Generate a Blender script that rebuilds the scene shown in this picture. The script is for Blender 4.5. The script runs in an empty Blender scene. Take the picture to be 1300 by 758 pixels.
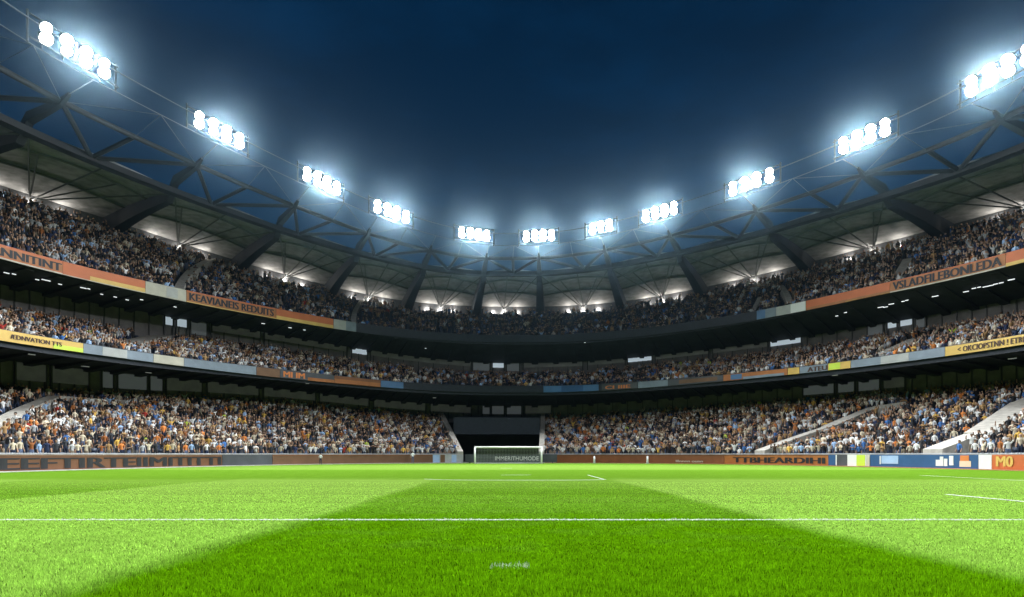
import bpy, bmesh, math, random
import numpy as np
from mathutils import Vector, Matrix
random.seed(7); rng = np.random.default_rng(7)
R = math.radians
scene = bpy.context.scene
COL = scene.collection

# ------------------------------------------------------------------ camera
F, HOR, CX, CH = 800.0, 577.0, 650.0, 1.1          # focal length, horizon, centre (photo px), eye height
cam_d = bpy.data.cameras.new('camera'); cam = bpy.data.objects.new('camera', cam_d); COL.objects.link(cam)
cam.location = (0, 0, CH); cam.rotation_euler = (R(90), 0, 0)
cam_d.sensor_width = 36; cam_d.lens = F/1300*36; cam_d.shift_y = (HOR-379)/1300
cam_d.clip_start = .1; cam_d.clip_end = 1000
scene.camera = cam

# ------------------------------------------------------------------ materials
def mat(name, col, rough=.7, metal=0., noise=0., scale=3., emit=None, es=0., spec=.3):
    m = bpy.data.materials.new(name); m.use_nodes = True
    nt = m.node_tree; b = nt.nodes['Principled BSDF']
    b.inputs['Roughness'].default_value = rough; b.inputs['Metallic'].default_value = metal
    b.inputs['Specular IOR Level'].default_value = spec
    b.inputs['Base Color'].default_value = (*col, 1)
    if noise:
        tc = nt.nodes.new('ShaderNodeTexCoord'); n = nt.nodes.new('ShaderNodeTexNoise')
        n.inputs['Scale'].default_value = scale; n.inputs['Detail'].default_value = 6
        r = nt.nodes.new('ShaderNodeMapRange'); r.inputs[1].default_value = .3; r.inputs[2].default_value = .7
        r.inputs[3].default_value = 1-noise; r.inputs[4].default_value = 1+noise
        mx = nt.nodes.new('ShaderNodeMix'); mx.data_type = 'RGBA'; mx.blend_type = 'MULTIPLY'; mx.inputs[0].default_value = 1
        mx.inputs[6].default_value = (*col, 1)
        nt.links.new(tc.outputs['Object'], n.inputs['Vector']); nt.links.new(n.outputs[0], r.inputs[0])
        nt.links.new(r.outputs[0], mx.inputs[7]); nt.links.new(mx.outputs[2], b.inputs['Base Color'])
    if emit:
        b.inputs['Emission Color'].default_value = (*emit, 1); b.inputs['Emission Strength'].default_value = es
    return m
M = {}
M['concrete'] = mat('concrete', (.36,.35,.33), .85, noise=.25, scale=1.2)
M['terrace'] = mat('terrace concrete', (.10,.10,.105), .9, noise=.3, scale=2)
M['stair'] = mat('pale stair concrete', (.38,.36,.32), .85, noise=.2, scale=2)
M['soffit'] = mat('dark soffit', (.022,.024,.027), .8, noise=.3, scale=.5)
M['navy'] = mat('navy panel', (.011,.016,.027), .6, noise=.3)
M['wallgrey'] = mat('grey back wall', (.14,.13,.13), .8, noise=.25, scale=.8)
M['steel'] = mat('dark steel', (.008,.009,.011), .7, .0, noise=.2, scale=1)
M['steel_l'] = mat('grey steel', (.04,.043,.046), .5, .3, noise=.2, scale=1)
M['strut'] = mat('grey strut', (.10,.10,.095), .6)
M['cable'] = mat('cable steel', (.09,.095,.10), .5, .5)
M['galv'] = mat('galvanised steel', (.4,.42,.44), .4, .6)
M['roof'] = mat('roof membrane', (.235,.228,.222), .75, noise=.35, scale=.9)
M['lampbody'] = mat('floodlight housing', (.12,.12,.13), .5, .4)
M['lens'] = mat('floodlight lens', (.8,.8,.8), .3, emit=(.93,.97,1), es=40)
M['uplens'] = mat('uplight lens', (.8,.8,.8), .3, emit=(1,.96,.88), es=.3)
M['dlens'] = mat('downlight lens', (.8,.8,.8), .3, emit=(.9,.95,1), es=.9)
M['dlens2'] = mat('faint downlight lens', (.5,.5,.5), .3, emit=(.9,.95,1), es=.12)
M['win_lit'] = mat('lit window', (.6,.6,.6), .3, emit=(.72,.86,1), es=.42)
M['win_dim'] = mat('dim window', (.16,.17,.18), .3, emit=(.8,.88,.95), es=.04)
M['conc_lit'] = mat('lit concourse front', (.15,.15,.145), .5, noise=.3, scale=.6, emit=(.9,.92,.9), es=.013)  # faint emission stands in for light falling on the back walls
M['winframe'] = mat('window frame', (.03,.03,.03), .5)
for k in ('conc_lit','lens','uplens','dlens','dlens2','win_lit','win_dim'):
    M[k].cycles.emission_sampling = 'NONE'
M['seat'] = mat('seat plastic', (.018,.028,.05), .5, noise=.3, scale=.3)
M['white'] = mat('white paint', (.88,.88,.88), .4)
M['net'] = mat('net cord', (.42,.43,.44), .8)
M['rust'] = mat('rust board', (.125,.05,.02), .6, noise=.12, scale=1)
M['brown'] = mat('brown board', (.17,.062,.022), .6, noise=.15, scale=1)
M['brown2'] = mat('umber board', (.13,.065,.032), .6, noise=.15, scale=1)
M['orange'] = mat('orange board', (.43,.105,.026), .55, noise=.08, scale=1)
M['umber'] = mat('amber brown board', (.30,.105,.025), .55, noise=.15, scale=1)
M['yellow'] = mat('yellow board', (.52,.34,.08), .55, noise=.1, scale=1)
M['lime'] = mat('lime board', (.45,.60,.05), .55)
M['black'] = mat('black lettering', (.010,.011,.014), .6)
M['dletter'] = mat('dark brown lettering', (.05,.022,.012), .6)
M['oletter'] = mat('orange lettering', (.55,.17,.04), .6)
M['wletter'] = mat('white lettering', (.7,.7,.7), .6)
M['greyb'] = mat('grey board', (.32,.33,.33), .6, noise=.12, scale=1)
M['slate'] = mat('slate board', (.16,.20,.25), .6, noise=.15, scale=1)
M['beige'] = mat('beige board', (.40,.38,.32), .6, noise=.12, scale=1)
M['charc'] = mat('charcoal board', (.05,.055,.065), .6, noise=.3, scale=.6)
M['blue'] = mat('blue board', (.02,.075,.19), .5, noise=.1, scale=1)
M['pblue'] = mat('pale blue board', (.28,.40,.60), .5, noise=.1, scale=1)
M['mblue'] = mat('mid blue board', (.05,.13,.28), .5, noise=.1, scale=1)
M['whiteb'] = mat('white board', (.62,.63,.64), .5)
M['ball'] = mat('cream emblem', (.6,.48,.36), .5)
M['kerb'] = mat('kerb concrete', (.42,.40,.40), .85, noise=.2, scale=4)
M['track'] = mat('red track edge', (.34,.15,.075), .85, noise=.2, scale=4)
M['ground'] = mat('dark ground', (.05,.05,.05), .9, noise=.3)

# ------------------------------------------------------------------ helpers
def tag(o, label=None, cat=None, group=None, kind=None):
    if label: o['label'] = label
    if cat: o['category'] = cat
    if group: o['group'] = group
    if kind: o['kind'] = kind
    return o
def empty(name, loc=(0,0,0), rz=0.):
    o = bpy.data.objects.new(name, None); COL.objects.link(o); o.location = loc; o.rotation_euler = (0,0,rz)
    o.empty_display_size = .5
    return o
class MB:
    def __init__(s): s.v = []; s.f = []; s.m = []
    def quad(s, a, b, c, d, mi=0):
        n = len(s.v); s.v += [tuple(a),tuple(b),tuple(c),tuple(d)]; s.f.append((n,n+1,n+2,n+3)); s.m.append(mi)
    def hexa(s, p, mi=0):          # p: 8 corners, bottom loop 0-3 then top loop 4-7
        n = len(s.v); s.v += [tuple(q) for q in p]
        for f in ((3,2,1,0),(4,5,6,7),(0,1,5,4),(1,2,6,5),(2,3,7,6),(3,0,4,7)):
            s.f.append(tuple(n+i for i in f)); s.m.append(mi)
    def box(s, c, d, mi=0, rz=0.):
        ca, sa = math.cos(rz), math.sin(rz); p = []
        for z in (-1,1):
            for x,y in ((-1,-1),(1,-1),(1,1),(-1,1)):
                dx, dy = x*d[0]/2, y*d[1]/2
                p.append((c[0]+dx*ca-dy*sa, c[1]+dx*sa+dy*ca, c[2]+z*d[2]/2))
        s.hexa(p, mi)
    def tube(s, pts, r, n=8, mi=0, cap=True):
        pts = [Vector(p) for p in pts]; rs = r if hasattr(r,'__len__') else [r]*len(pts)
        base = len(s.v); L = len(pts); up0 = None
        for i, p in enumerate(pts):
            d = (pts[min(i+1,L-1)]-pts[max(i-1,0)]).normalized()
            if up0 is None: up0 = Vector((0,0,1)) if abs(d.z) < .9 else Vector((1,0,0))
            u = d.cross(up0).normalized(); w = u.cross(d)
            for k in range(n):
                a = 2*math.pi*(k+.5)/n; s.v.append(tuple(p+(u*math.cos(a)+w*math.sin(a))*rs[i]))
        for i in range(L-1):
            for k in range(n):
                a = base+i*n+k; b = base+i*n+(k+1)%n
                s.f.append((a,b,b+n,a+n)); s.m.append(mi)
        if cap:
            s.f.append(tuple(base+k for k in reversed(range(n)))); s.m.append(mi)
            s.f.append(tuple(base+(L-1)*n+k for k in range(n))); s.m.append(mi)
    def build(s, name, mats, parent=None, smooth=False):
        me = bpy.data.meshes.new(name); me.from_pydata(s.v, [], s.f)
        ms = mats if isinstance(mats, (list,tuple)) else [mats]
        for m in ms: me.materials.append(m)
        if len(ms) > 1: me.polygons.foreach_set('material_index', s.m)
        if smooth: me.polygons.foreach_set('use_smooth', [True]*len(me.polygons))
        me.update()
        o = bpy.data.objects.new(name, me); COL.objects.link(o)
        if parent: o.parent = parent
        return o

# ------------------------------------------------------------------ bowl plan: superellipse rings
XC, YC, A0, B0, NE = 1.5, 20.0, 34.0, 62.0, 2.4
T = np.linspace(R(203), R(-23), 521)
def plan(t, d):
    c, s = np.cos(t), np.sin(t); e = 2/NE
    return XC+(A0+d)*np.sign(c)*np.abs(c)**e, YC+(B0+d)*np.sign(s)*np.abs(s)**e
def imgx(t, d):
    X, Y = plan(t, d); return np.where(Y > 3, CX+F*X/np.maximum(Y,3), np.where(X < 0, -9e3, 9e3))
def heights(d, pts):               # measured heights of a level-ish ring, held constant beyond the frame
    X, Y = plan(T, d); x = np.clip(imgx(T, d), pts[0][0], pts[-1][0])
    y = np.interp(x, [p[0] for p in pts], [p[1] for p in pts])
    ix = imgx(T, d); Yc = Y.copy()
    ok = (ix >= pts[0][0]) & (ix <= pts[-1][0])
    i0, i1 = np.argmax(ok), len(T)-1-np.argmax(ok[::-1])
    z = (HOR-y)*Y/F+CH
    z[:i0] = z[i0]; z[i1+1:] = z[i1]
    k = 35; zp = np.pad(z, k, mode='edge'); ker = np.hanning(2*k+1); ker /= ker.sum()
    return np.convolve(zp, ker, 'valid')
def H(arr, t): return np.interp(-np.asarray(t), -T, arr)
def t_at(x, d):                    # parameter of a ring at an image column
    ix = imgx(T, d); m = (ix > -8e3) & (ix < 8e3)
    return float(np.interp(x, ix[m], T[m]))
D_UF, D_MF, D_LB, D_MB, D_UB = 14.0, 10.0, 21.0, 23.5, 32.0
D_RE, D_TC, D_LR = 14.0, 9.0, 4.0
C = {}
C['uf_top'] = [(0,313),(100,337),(183,356),(300,382),(420,404),(445,409),(550,423),(650,427),(750,424),(850,413),(963,395),(1023,382),(1150,352),(1300,318)]
C['uf_bot'] = [(0,331),(100,354),(185,372),(300,396),(425,417),(450,422),(550,432),(650,436),(750,433),(850,423),(963,406),(1023,394),(1150,367),(1300,336)]
C['us_back'] = [(0,363),(150,390),(330,420),(450,442),(550,456),(640,463),(750,459),(850,449),(1000,431),(1130,408),(1300,380)]
C['mf_top'] = [(0,419.5),(105,436),(195,450),(330,466),(480,483),(560,489),(650,491),(750,489),(850,482),(980,470),(1080,458.5),(1200,440),(1300,426)]
C['mf_bot'] = [(0,434.5),(105,447),(194,460),(330,477),(490,492),(560,497),(650,499.5),(750,497),(850,490),(980,478),(1080,467),(1200,453),(1300,438)]
C['ms_back'] = [(0,458),(200,477),(330,490),(470,507),(550,513),(620,516),(720,515),(850,506),(1000,492),(1120,480),(1300,463)]
C['l_head'] = [(0,484),(180,495),(330,500),(450,513),(590,525),(690,526),(850,514),(1000,501),(1130,492),(1300,479)]
C['m_head'] = [(0,384),(200,417),(330,433),(450,451),(560,466),(640,473),(800,461),(1000,440),(1130,418),(1300,392)]
C['u_head'] = [(0,238),(100,262),(215,302),(270,322),(400,358),(460,374),(540,387),(650,391),(760,388),(850,374),(950,352),(1050,327),(1180,290),(1300,262)]
C['redge'] = [(0,155),(116,200),(188,232),(268,260),(378,299),(475,327),(568,345),(652,351),(742,344),(834,327),(938,304),(1063,267),(1217,219),(1300,192)]
C['chord'] = [(0,91.4),(78,127.7),(171,174),(249.6,207.5),(314,237),(374,260),(422,280),(467,296.5),(507,308.5),(546,319),(581.5,324.5),(617.5,330),(651,330.5),(684,330),(727,323),(768,318),(812,309),(851,299),(905,283.6),(960.5,267),(1028,245),(1096,220),(1177,191.5),(1272,152),(1300,142)]
C['lights'] = [(0,12),(95,65),(278,165),(408,229),(497,270),(602,300),(640,303),(684,301),(763,289),(838,269),(954,231),(1098,173),(1270,93),(1300,78)]
Z = {'uf_top':heights(D_UF,C['uf_top']), 'uf_bot':heights(D_UF,C['uf_bot']), 'us_back':heights(D_MB,C['us_back']),
     'mf_top':heights(D_MF,C['mf_top']), 'mf_bot':heights(D_MF,C['mf_bot']), 'ms_back':heights(D_LB,C['ms_back']),
     'l_head':heights(D_LB,C['l_head']), 'm_head':heights(D_MB,C['m_head']), 'u_head':heights(D_UB,C['u_head']),
     'redge':heights(D_RE,C['redge']), 'chord':heights(D_TC,C['chord']), 'lights':heights(D_LR,C['lights'])}
for k, v in Z.items(): print(k, 'min %.1f max %.1f' % (v.min(), v.max()))
def P(t, d, z):
    X, Y = plan(t, d); return Vector((float(X), float(Y), float(z)))
def proj(p): return CX+F*p[0]/p[1], HOR-F*(p[2]-CH)/p[1]
TS = T[::2]
def ring_strip(mb, da, za, db, zb, ts=TS, mi=0):
    """ruled surface between two rings"""
    Xa, Ya = plan(ts, da); Xb, Yb = plan(ts, db)
    za = H(za, ts) if hasattr(za,'__len__') else np.full(len(ts), za); zb = H(zb, ts) if hasattr(zb,'__len__') else np.full(len(ts), zb)
    n = len(mb.v); N = len(ts)
    mb.v += [(a,b,c) for a,b,c in zip(Xa,Ya,za)]+[(a,b,c) for a,b,c in zip(Xb,Yb,zb)]
    for i in range(N-1): mb.f.append((n+i,n+i+1,n+N+i+1,n+N+i)); mb.m.append(mi)
def ring_tube(mb, d, z, r, ts, n=6, mi=0):
    mb.tube([P(t, d, H(z,t) if hasattr(z,'__len__') else z) for t in ts], r, n, mi)

# ------------------------------------------------------------------ tiers
TIER = {'l': dict(df=.9, db=D_LB, zf=np.full(len(T), .45), zb=Z['l_head']-1.72, rows=18),
        'm': dict(df=D_MF+.5, db=D_MB, zf=Z['mf_top']-.95, zb=Z['m_head']-1.72, rows=12),
        'u': dict(df=D_UF+.5, db=D_UB, zf=Z['uf_top']-.95, zb=Z['u_head']-1.72, rows=17)}
def tier_pt(k, t, f):              # f 0..1 from front to back
    q = TIER[k]; return P(t, q['df']+(q['db']-q['df'])*f, H(q['zf'],t)*(1-f)+H(q['zb'],t)*f)
GRID = {}
def tier_inv(k, x, y, lift=0.):    # where on a tier an aisle stands
    if k not in GRID:
        fs = np.linspace(0,1,81); q = TIER[k]; tt, ff = np.meshgrid(T, fs)
        X, Y = plan(tt, q['df']+(q['db']-q['df'])*ff)
        zz = H(q['zf'],tt)*(1-ff)+H(q['zb'],tt)*ff
        GRID[k] = (tt, ff, X, Y, zz)
    tt, ff, X, Y, zz = GRID[k]; Ys = np.maximum(Y,3)
    e = (CX+F*X/Ys-x)**2+(HOR-F*(zz+lift-CH)/Ys-y)**2+(Y<3)*1e9
    i = np.argmin(e); return float(tt.flat[i]), float(ff.flat[i])
AISLES = {'l': [([(-60,560),(0,533),(70,503)],1.1,1.1),([(70,503),(157,508)],.9,1.1),([(965,576),(1050,541),(1110,516),(1152,509)],1.7,1.15),([(1185,576),(1240,547),(1300,509),(1330,495)],1.9,1.15)],
          'm': [([(160,436),(205,423)],2.4,.95),([(1125,446),(1168,428)],2.4,.95)],
          'u': [([(228,364),(272,323)],1.0,.9),([(1140,350),(1152,328)],1.0,.9),([(1003,384),(992,362)],.7,.9),([(955,397),(964,376)],.6,.6),([(448,408),(462,378)],.7,.6)]}
AIS = {}
for k in AISLES:
    AIS[k] = []
    for pts, w, lift in AISLES[k]:
        q = [tier_inv(k, x, y, lift) for x, y in pts]
        pl = []
        for (t0,f0),(t1,f1) in zip(q[:-1], q[1:]):
            for j in range(13): pl.append((t0+(t1-t0)*j/12, f0+(f1-f0)*j/12))
        P3 = np.array([tier_pt(k,t,f) for t,f in pl]); AIS[k].append((pl, P3, w, lift))
TUN = (t_at(588, 0), t_at(684, 0))         # tunnel span (left t > right t)

stadium = empty('stadium', (XC, YC+B0, 0))
SOFF = Vector((XC, YC+B0, 0))
tag(stadium, 'three tier grey concrete football stadium bowl under an open truss roof', 'stadium')
def part(mb, name, mats, parent=stadium, smooth=False):
    o = mb.build(name, mats, parent, smooth)
    if parent is stadium: o.location = -SOFF
    return o
# terraces as real steps
terr = {}
for k in 'lmu':
    q = TIER[k]; n = q['rows']; mb = MB()
    segs = [TS] if k != 'l' else [TS[TS > TUN[0]], TS[TS < TUN[1]]]
    for ts in segs:
        for r in range(n):
            f0, f1 = r/n, (r+1)/n; d0 = q['df']+(q['db']-q['df'])*f0; d1 = q['df']+(q['db']-q['df'])*f1
            z0 = q['zf']*(1-f0)+q['zb']*f0; z1 = q['zf']*(1-f1)+q['zb']*f1
            ring_strip(mb, d0, z0, d1, z0, ts); ring_strip(mb, d1, z0, d1, z1, ts)
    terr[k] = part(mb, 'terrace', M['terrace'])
    for pl, P3, w, lift in AIS[k]:                    # pale stairways with low solid walls
        sb = MB(); h = lift*.95
        for i in range(len(P3)-1):
            a, b = Vector(P3[i]), Vector(P3[i+1]); dr = b-a
            if dr.length < 1e-4: continue
            sd = Vector((dr.y,-dr.x,0)).normalized()*w*.5
            zt = max(a.z,b.z)+h if i % 2 else min(a.z,b.z)+h+.06
            lo = min(a.z,b.z)-.3
            sb.hexa([(a-sd).to_tuple()[:2]+(lo,),(a+sd).to_tuple()[:2]+(lo,),(b+sd).to_tuple()[:2]+(lo,),(b-sd).to_tuple()[:2]+(lo,),
                     (a-sd).to_tuple()[:2]+(a.z+h,),(a+sd).to_tuple()[:2]+(a.z+h,),(b+sd).to_tuple()[:2]+(b.z+h,),(b-sd).to_tuple()[:2]+(b.z+h,)])
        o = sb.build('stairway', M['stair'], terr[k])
# perimeter wall behind the boards
mb = MB()
for ts in (TS[TS > TUN[0]], TS[TS < TUN[1]]):
    ring_strip(mb, .02, 0., .02, 1.12, ts); ring_strip(mb, .02, 1.12, .38, 1.12, ts); ring_strip(mb, .38, 1.12, .38, 0., ts)
    ring_strip(mb, .38, .45, .95, .45, ts)
part(mb, 'perimeter_wall', M['concrete'])
mb = MB(); ring_tube(mb, .2, 1.17, .03, TS[TS > TUN[0]], 6); ring_tube(mb, .2, 1.17, .03, TS[TS < TUN[1]], 6)
part(mb, 'handrail', M['galv'])
# parapets / fascias
def parapet(zb, zt, d):
    mb = MB(); ring_strip(mb, d, zb, d, zt); ring_strip(mb, d, zt, d+.35, zt); ring_strip(mb, d+.35, zt, d+.35, zt-1.3); 
    return part(mb, 'parapet', M['navy'])
parapet(Z['mf_bot'], Z['mf_top'], D_MF); parapet(Z['uf_bot'], Z['uf_top'], D_UF)
mb = MB()
for zt, d in ((Z['mf_top'],D_MF),(Z['uf_top'],D_UF)): ring_tube(mb, d+.2, zt+.06, .04, TS, 6)
part(mb, 'handrail', M['steel_l'])
# soffits with ribs
SOF = {}
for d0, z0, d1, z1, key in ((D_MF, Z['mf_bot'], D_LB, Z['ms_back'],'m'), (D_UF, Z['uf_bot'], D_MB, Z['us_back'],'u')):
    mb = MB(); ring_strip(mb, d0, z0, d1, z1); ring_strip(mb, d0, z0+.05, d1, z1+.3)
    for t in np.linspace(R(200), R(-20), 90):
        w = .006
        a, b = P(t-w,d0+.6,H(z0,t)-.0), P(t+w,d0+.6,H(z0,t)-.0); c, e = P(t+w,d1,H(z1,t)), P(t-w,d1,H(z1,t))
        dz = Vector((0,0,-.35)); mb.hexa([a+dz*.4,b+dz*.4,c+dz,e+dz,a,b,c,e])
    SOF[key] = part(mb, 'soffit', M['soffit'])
# back walls
BW = {}
for d, zb, zt, key in ((D_LB, TIER['l']['zb'], Z['ms_back'],'l'), (D_MB, TIER['m']['zb'], Z['us_back'],'m')):
    mb = MB(); ring_strip(mb, d, zb, d, zt, TS)
    BW[key] = part(mb, 'back_wall', M['wallgrey'])
    for x in range(-20, 1340, 19):
        t = t_at(x, d); p = P(t,d-.12,0); z0, z1 = float(H(zb,t)), float(H(zt,t)); cb = MB(); cb.box((p.x,p.y,(z0+z1)/2), (.10,.10,z1-z0), 0, t)
        cb.build('mullion', M['winframe'], BW[key])
def wall_panel(key, x0, x1, v0, v1, m, name='window'):
    d = D_LB if key == 'l' else D_MB
    zb = (Z['l_head'] if key == 'l' else Z['m_head'])-.6; zt = Z['ms_back'] if key == 'l' else Z['us_back']
    t0, t1 = t_at(x0,d), t_at(x1,d); n = max(2,int((x1-x0)/6)); mb = MB()
    ts = np.linspace(t0,t1,n+1)
    for a, b in zip(ts[:-1],ts[1:]):
        q = [P(a,d-.2,0),P(b,d-.2,0),P(b,d-.05,0),P(a,d-.05,0)]
        lo = float(H(zb,a)); hi = float(H(zt,a)); z0 = lo+(hi-lo)*v0; z1 = lo+(hi-lo)*v1
        mb.hexa([(p.x,p.y,z0) for p in q]+[(p.x,p.y,z1) for p in q])
    for t in (t0,t1):
        p = P(t,d-.24,0); lo = float(H(zb,t)); hi = float(H(zt,t)); fb = MB(); fb.box((p.x,p.y,(lo+hi)/2),(.16,.14,(hi-lo)*1.0),0,t+math.pi/2)
        fb.build('column', M['winframe'], BW[key])
    return mb.build(name, m, BW[key])
for x0,x1 in ((208,219),(223,237),(446,466),(625,640),(797,828),(978,1018),(1127,1140),(1143,1160)): wall_panel('m', x0, x1, .52, .93, M['win_lit'])
for x0,x1 in ((241,262),(600,622),(643,660),(1163,1176),(1102,1122)): wall_panel('m', x0, x1, .2, .9, M['win_dim'])
for x0,x1 in ((128,143),(148,186),(189,206),(612,622),(624,640),(643,662),(1090,1118),(1064,1086),(1020,1060)): wall_panel('l', x0, x1, .25, .95, M['win_dim'])
for x0,x1 in ((18,58),(64,112),(210,256),(262,328),(334,400),(405,468),(474,540),(546,598),(666,700),(1122,1150)): wall_panel('l', x0, x1, .30, .97, M['conc_lit'], 'concourse_front')  # glowing panels imitate the lit stretches of wall
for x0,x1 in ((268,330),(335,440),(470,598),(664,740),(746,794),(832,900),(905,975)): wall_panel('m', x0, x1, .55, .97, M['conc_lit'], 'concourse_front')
# little downlights under the tiers
def soff_inv(key, x, y):
    d0, z0, d1, z1 = (D_MF,Z['mf_bot'],D_LB,Z['ms_back']) if key == 'm' else (D_UF,Z['uf_bot'],D_MB,Z['us_back'])
    fs = np.linspace(0,1,81); tt, ff = np.meshgrid(T, fs); X, Y = plan(tt, d0+(d1-d0)*ff); zz = H(z0,tt)*(1-ff)+H(z1,tt)*ff; Ys = np.maximum(Y,3)
    e = (CX+F*X/Ys-x)**2+(HOR-F*(zz-CH)/Ys-y)**2+(Y<3)*1e9; i = np.argmin(e); return float(tt.flat[i]), Vector((X.flat[i],Y.flat[i],zz.flat[i]))
for key, pts in (('u', [(8,343,.7),(18,345,.5),(47,350,.5),(59,353,1.2),(76,356,.5),(106,362,.9),(113,363,.4),(129,369,.4),(146,373,.5),(161,377,.5),(180,378,.5),(222,386,.5),(334,408,.7),(368,413,.7),(386,416,.5),(1117,388,1.0),(1125,386,.8),(1131,384,.9),(1146,380,.5),(1151,379,.5),(1188,372,1.0),(1227,365,.8),(1236,363,.6),(1243,361,.5),(1251,360,.8),(1258,358,.8),(1264,357,.6),(1271,355,.6),(1284,352,.9),(1063,397,.5),(1073,394,.5),(540,440,.4),(742,428,.4)]),
                 ('m', [(40,447,.9),(108,462,1.2),(188,470,1.0),(1285,451,1.1),(1060,474,1.0),(390,484,.7),(552,503,.8)])):
    for x, y, w in pts:
        t, p = soff_inv(key, x, y); mb = MB(); mb.box((p.x,p.y,p.z-.28), (w*.62,.10,.07), 0, t+math.pi/2)
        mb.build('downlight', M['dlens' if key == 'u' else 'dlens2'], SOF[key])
# tunnel between the lower stand halves
mb = MB()
tl, tr = TUN
def wall_t(mb, t, th, zf, zb, d0, d1, ztop):
    s = (-1 if t == tl else 1)*th
    a, b = P(t,d0,0), P(t,d1,0); side = Vector((s,0,0))
    mb.hexa([(a.x,a.y,zf),(a.x+side.x,a.y,zf),(b.x+side.x,b.y,zb),(b.x,b.y,zb),(a.x,a.y,ztop[0]),(a.x+side.x,a.y,ztop[0]),(b.x+side.x,b.y,ztop[1]),(b.x,b.y,ztop[1])])
for t in (tl,tr): wall_t(mb, t, .7, 0, 0, .0, D_LB, (1.5,7.9))
part(mb, 'tunnel_wall', M['stair'])
mb = MB(); a, b = P(tl,9,0), P(tr,9,0)
mb.hexa([(a.x,a.y,4.0),(b.x,b.y,4.0),(b.x,b.y+11,4.0),(a.x,a.y+11,4.0),(a.x,a.y,6.4),(b.x,b.y,6.4),(b.x,b.y+11,7.2),(a.x,a.y+11,7.2)])
part(mb, 'tunnel_lintel', M['navy'])
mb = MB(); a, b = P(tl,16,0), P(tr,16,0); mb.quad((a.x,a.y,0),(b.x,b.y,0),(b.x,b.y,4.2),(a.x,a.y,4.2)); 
part(mb, 'tunnel_door', M['soffit'])  # dark sheet standing in for the shade inside the tunnel

# ------------------------------------------------------------------ roof
main_x = [78,249.6,374,467,546,617.5,684,768,851,960.5,1096,1272]
TM = [t_at(x, D_TC) for x in main_x]; st = .17
TM = [TM[0]+2*st, TM[0]+st]+TM+[TM[-1]-st, TM[-1]-2*st]
TMID = [t_at(x, D_TC) for x in (171,314,422,507,581.5,651,727,812,905,1028,1177)]
TMID = [(TM[0]+TM[1])/2,(TM[1]+TM[2])/2]+TMID+[(TM[-3]+TM[-2])/2,(TM[-2]+TM[-1])/2]
TBOT = [t_at(x, D_RE) for x in (116,268,378,475.6,568.5,652,742,834,938.5,1063,1217.5)]
TBOT = [(TM[0]+TM[1])/2,(TM[1]+TM[2])/2]+TBOT+[(TM[-3]+TM[-2])/2,(TM[-2]+TM[-1])/2]
DRB = D_UB+.8
ZRB = Z['u_head']+.25
def roof_z(t, d):
    f = (d-D_RE)/(DRB-D_RE); return float(H(Z['redge'],t)*(1-f)+H(ZRB,t)*f + 1.1*math.sin(math.pi*min(max(f,0),1))*.3)
uplights = []
for i in range(len(TM)-1):
    ta, tb = TM[i], TM[i+1]; N, ND = 16, 12; mb = MB(); V = []
    for j in range(ND+1):
        d = D_RE+(DRB-D_RE)*j/ND
        for k in range(N+1):
            u = k/N; t = ta+(tb-ta)*u; V.append(P(t, d, roof_z(t,d)+.9*math.sin(math.pi*u)*math.sin(math.pi*min(1,.15+.85*j/ND))))
    n1 = len(V); mb.v = [tuple(p) for p in V]+[tuple(p+Vector((0,0,.3))) for p in V]
    for j in range(ND):
        for k in range(N):
            q = j*(N+1)+k; f = (q,q+1,q+N+2,q+N+1); mb.f.append(f); mb.m.append(0); mb.f.append(tuple(n1+x for x in reversed(f))); mb.m.append(0)
    for k in range(N):
        for base in (0, ND*(N+1)):
            q = base+k; mb.f.append((q,q+n1,q+1+n1,q+1)); mb.m.append(0)
    pan = part(mb, 'roof_panel', M['roof'], smooth=False)
    # purlins and fan struts under the panel
    pb = MB(); tm = (ta+tb)/2
    def up(u, j, off=-.12):
        q = V[int(round(j*ND))*(N+1)+int(round(u*N))]; return q+Vector((0,0,off))
    for jj in (4/12, 8/12): pb.tube([up(k/N, jj) for k in range(N+1)], .13, 6)
    lamp = V[ND*(N+1)+N//2]*.94+V[10*(N+1)+N//2]*.06+Vector((0,0,-1.0))
    for a in ((0,.02),(.5,.02),(1,.02),(.25,.33),(.75,.33)): pb.tube([lamp+Vector((0,0,.2)), up(a[0],a[1],-.18)], .09, 6)
    pb.build('fan_strut', M['strut'], pan)
    for u in (5, 8, 11):
        p = V[ND*(N+1)+u]*.93+V[10*(N+1)+u]*.07+Vector((0,0,-1.35)); tu = ta+(tb-ta)*u/N
        ub = MB(); ub.box(tuple(p+Vector((0,0,-.12))), (.6,.4,.2), 0, tu+math.pi/2); ul = ub.build('uplight', M['lampbody'], pan)
        vb = MB(); vb.box(tuple(p+Vector((0,0,.02))), (.5,.3,.05), 0, tu+math.pi/2); vb.build('uplight_lens', M['uplens'], pan)
        uplights.append((p, tu))
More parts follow.
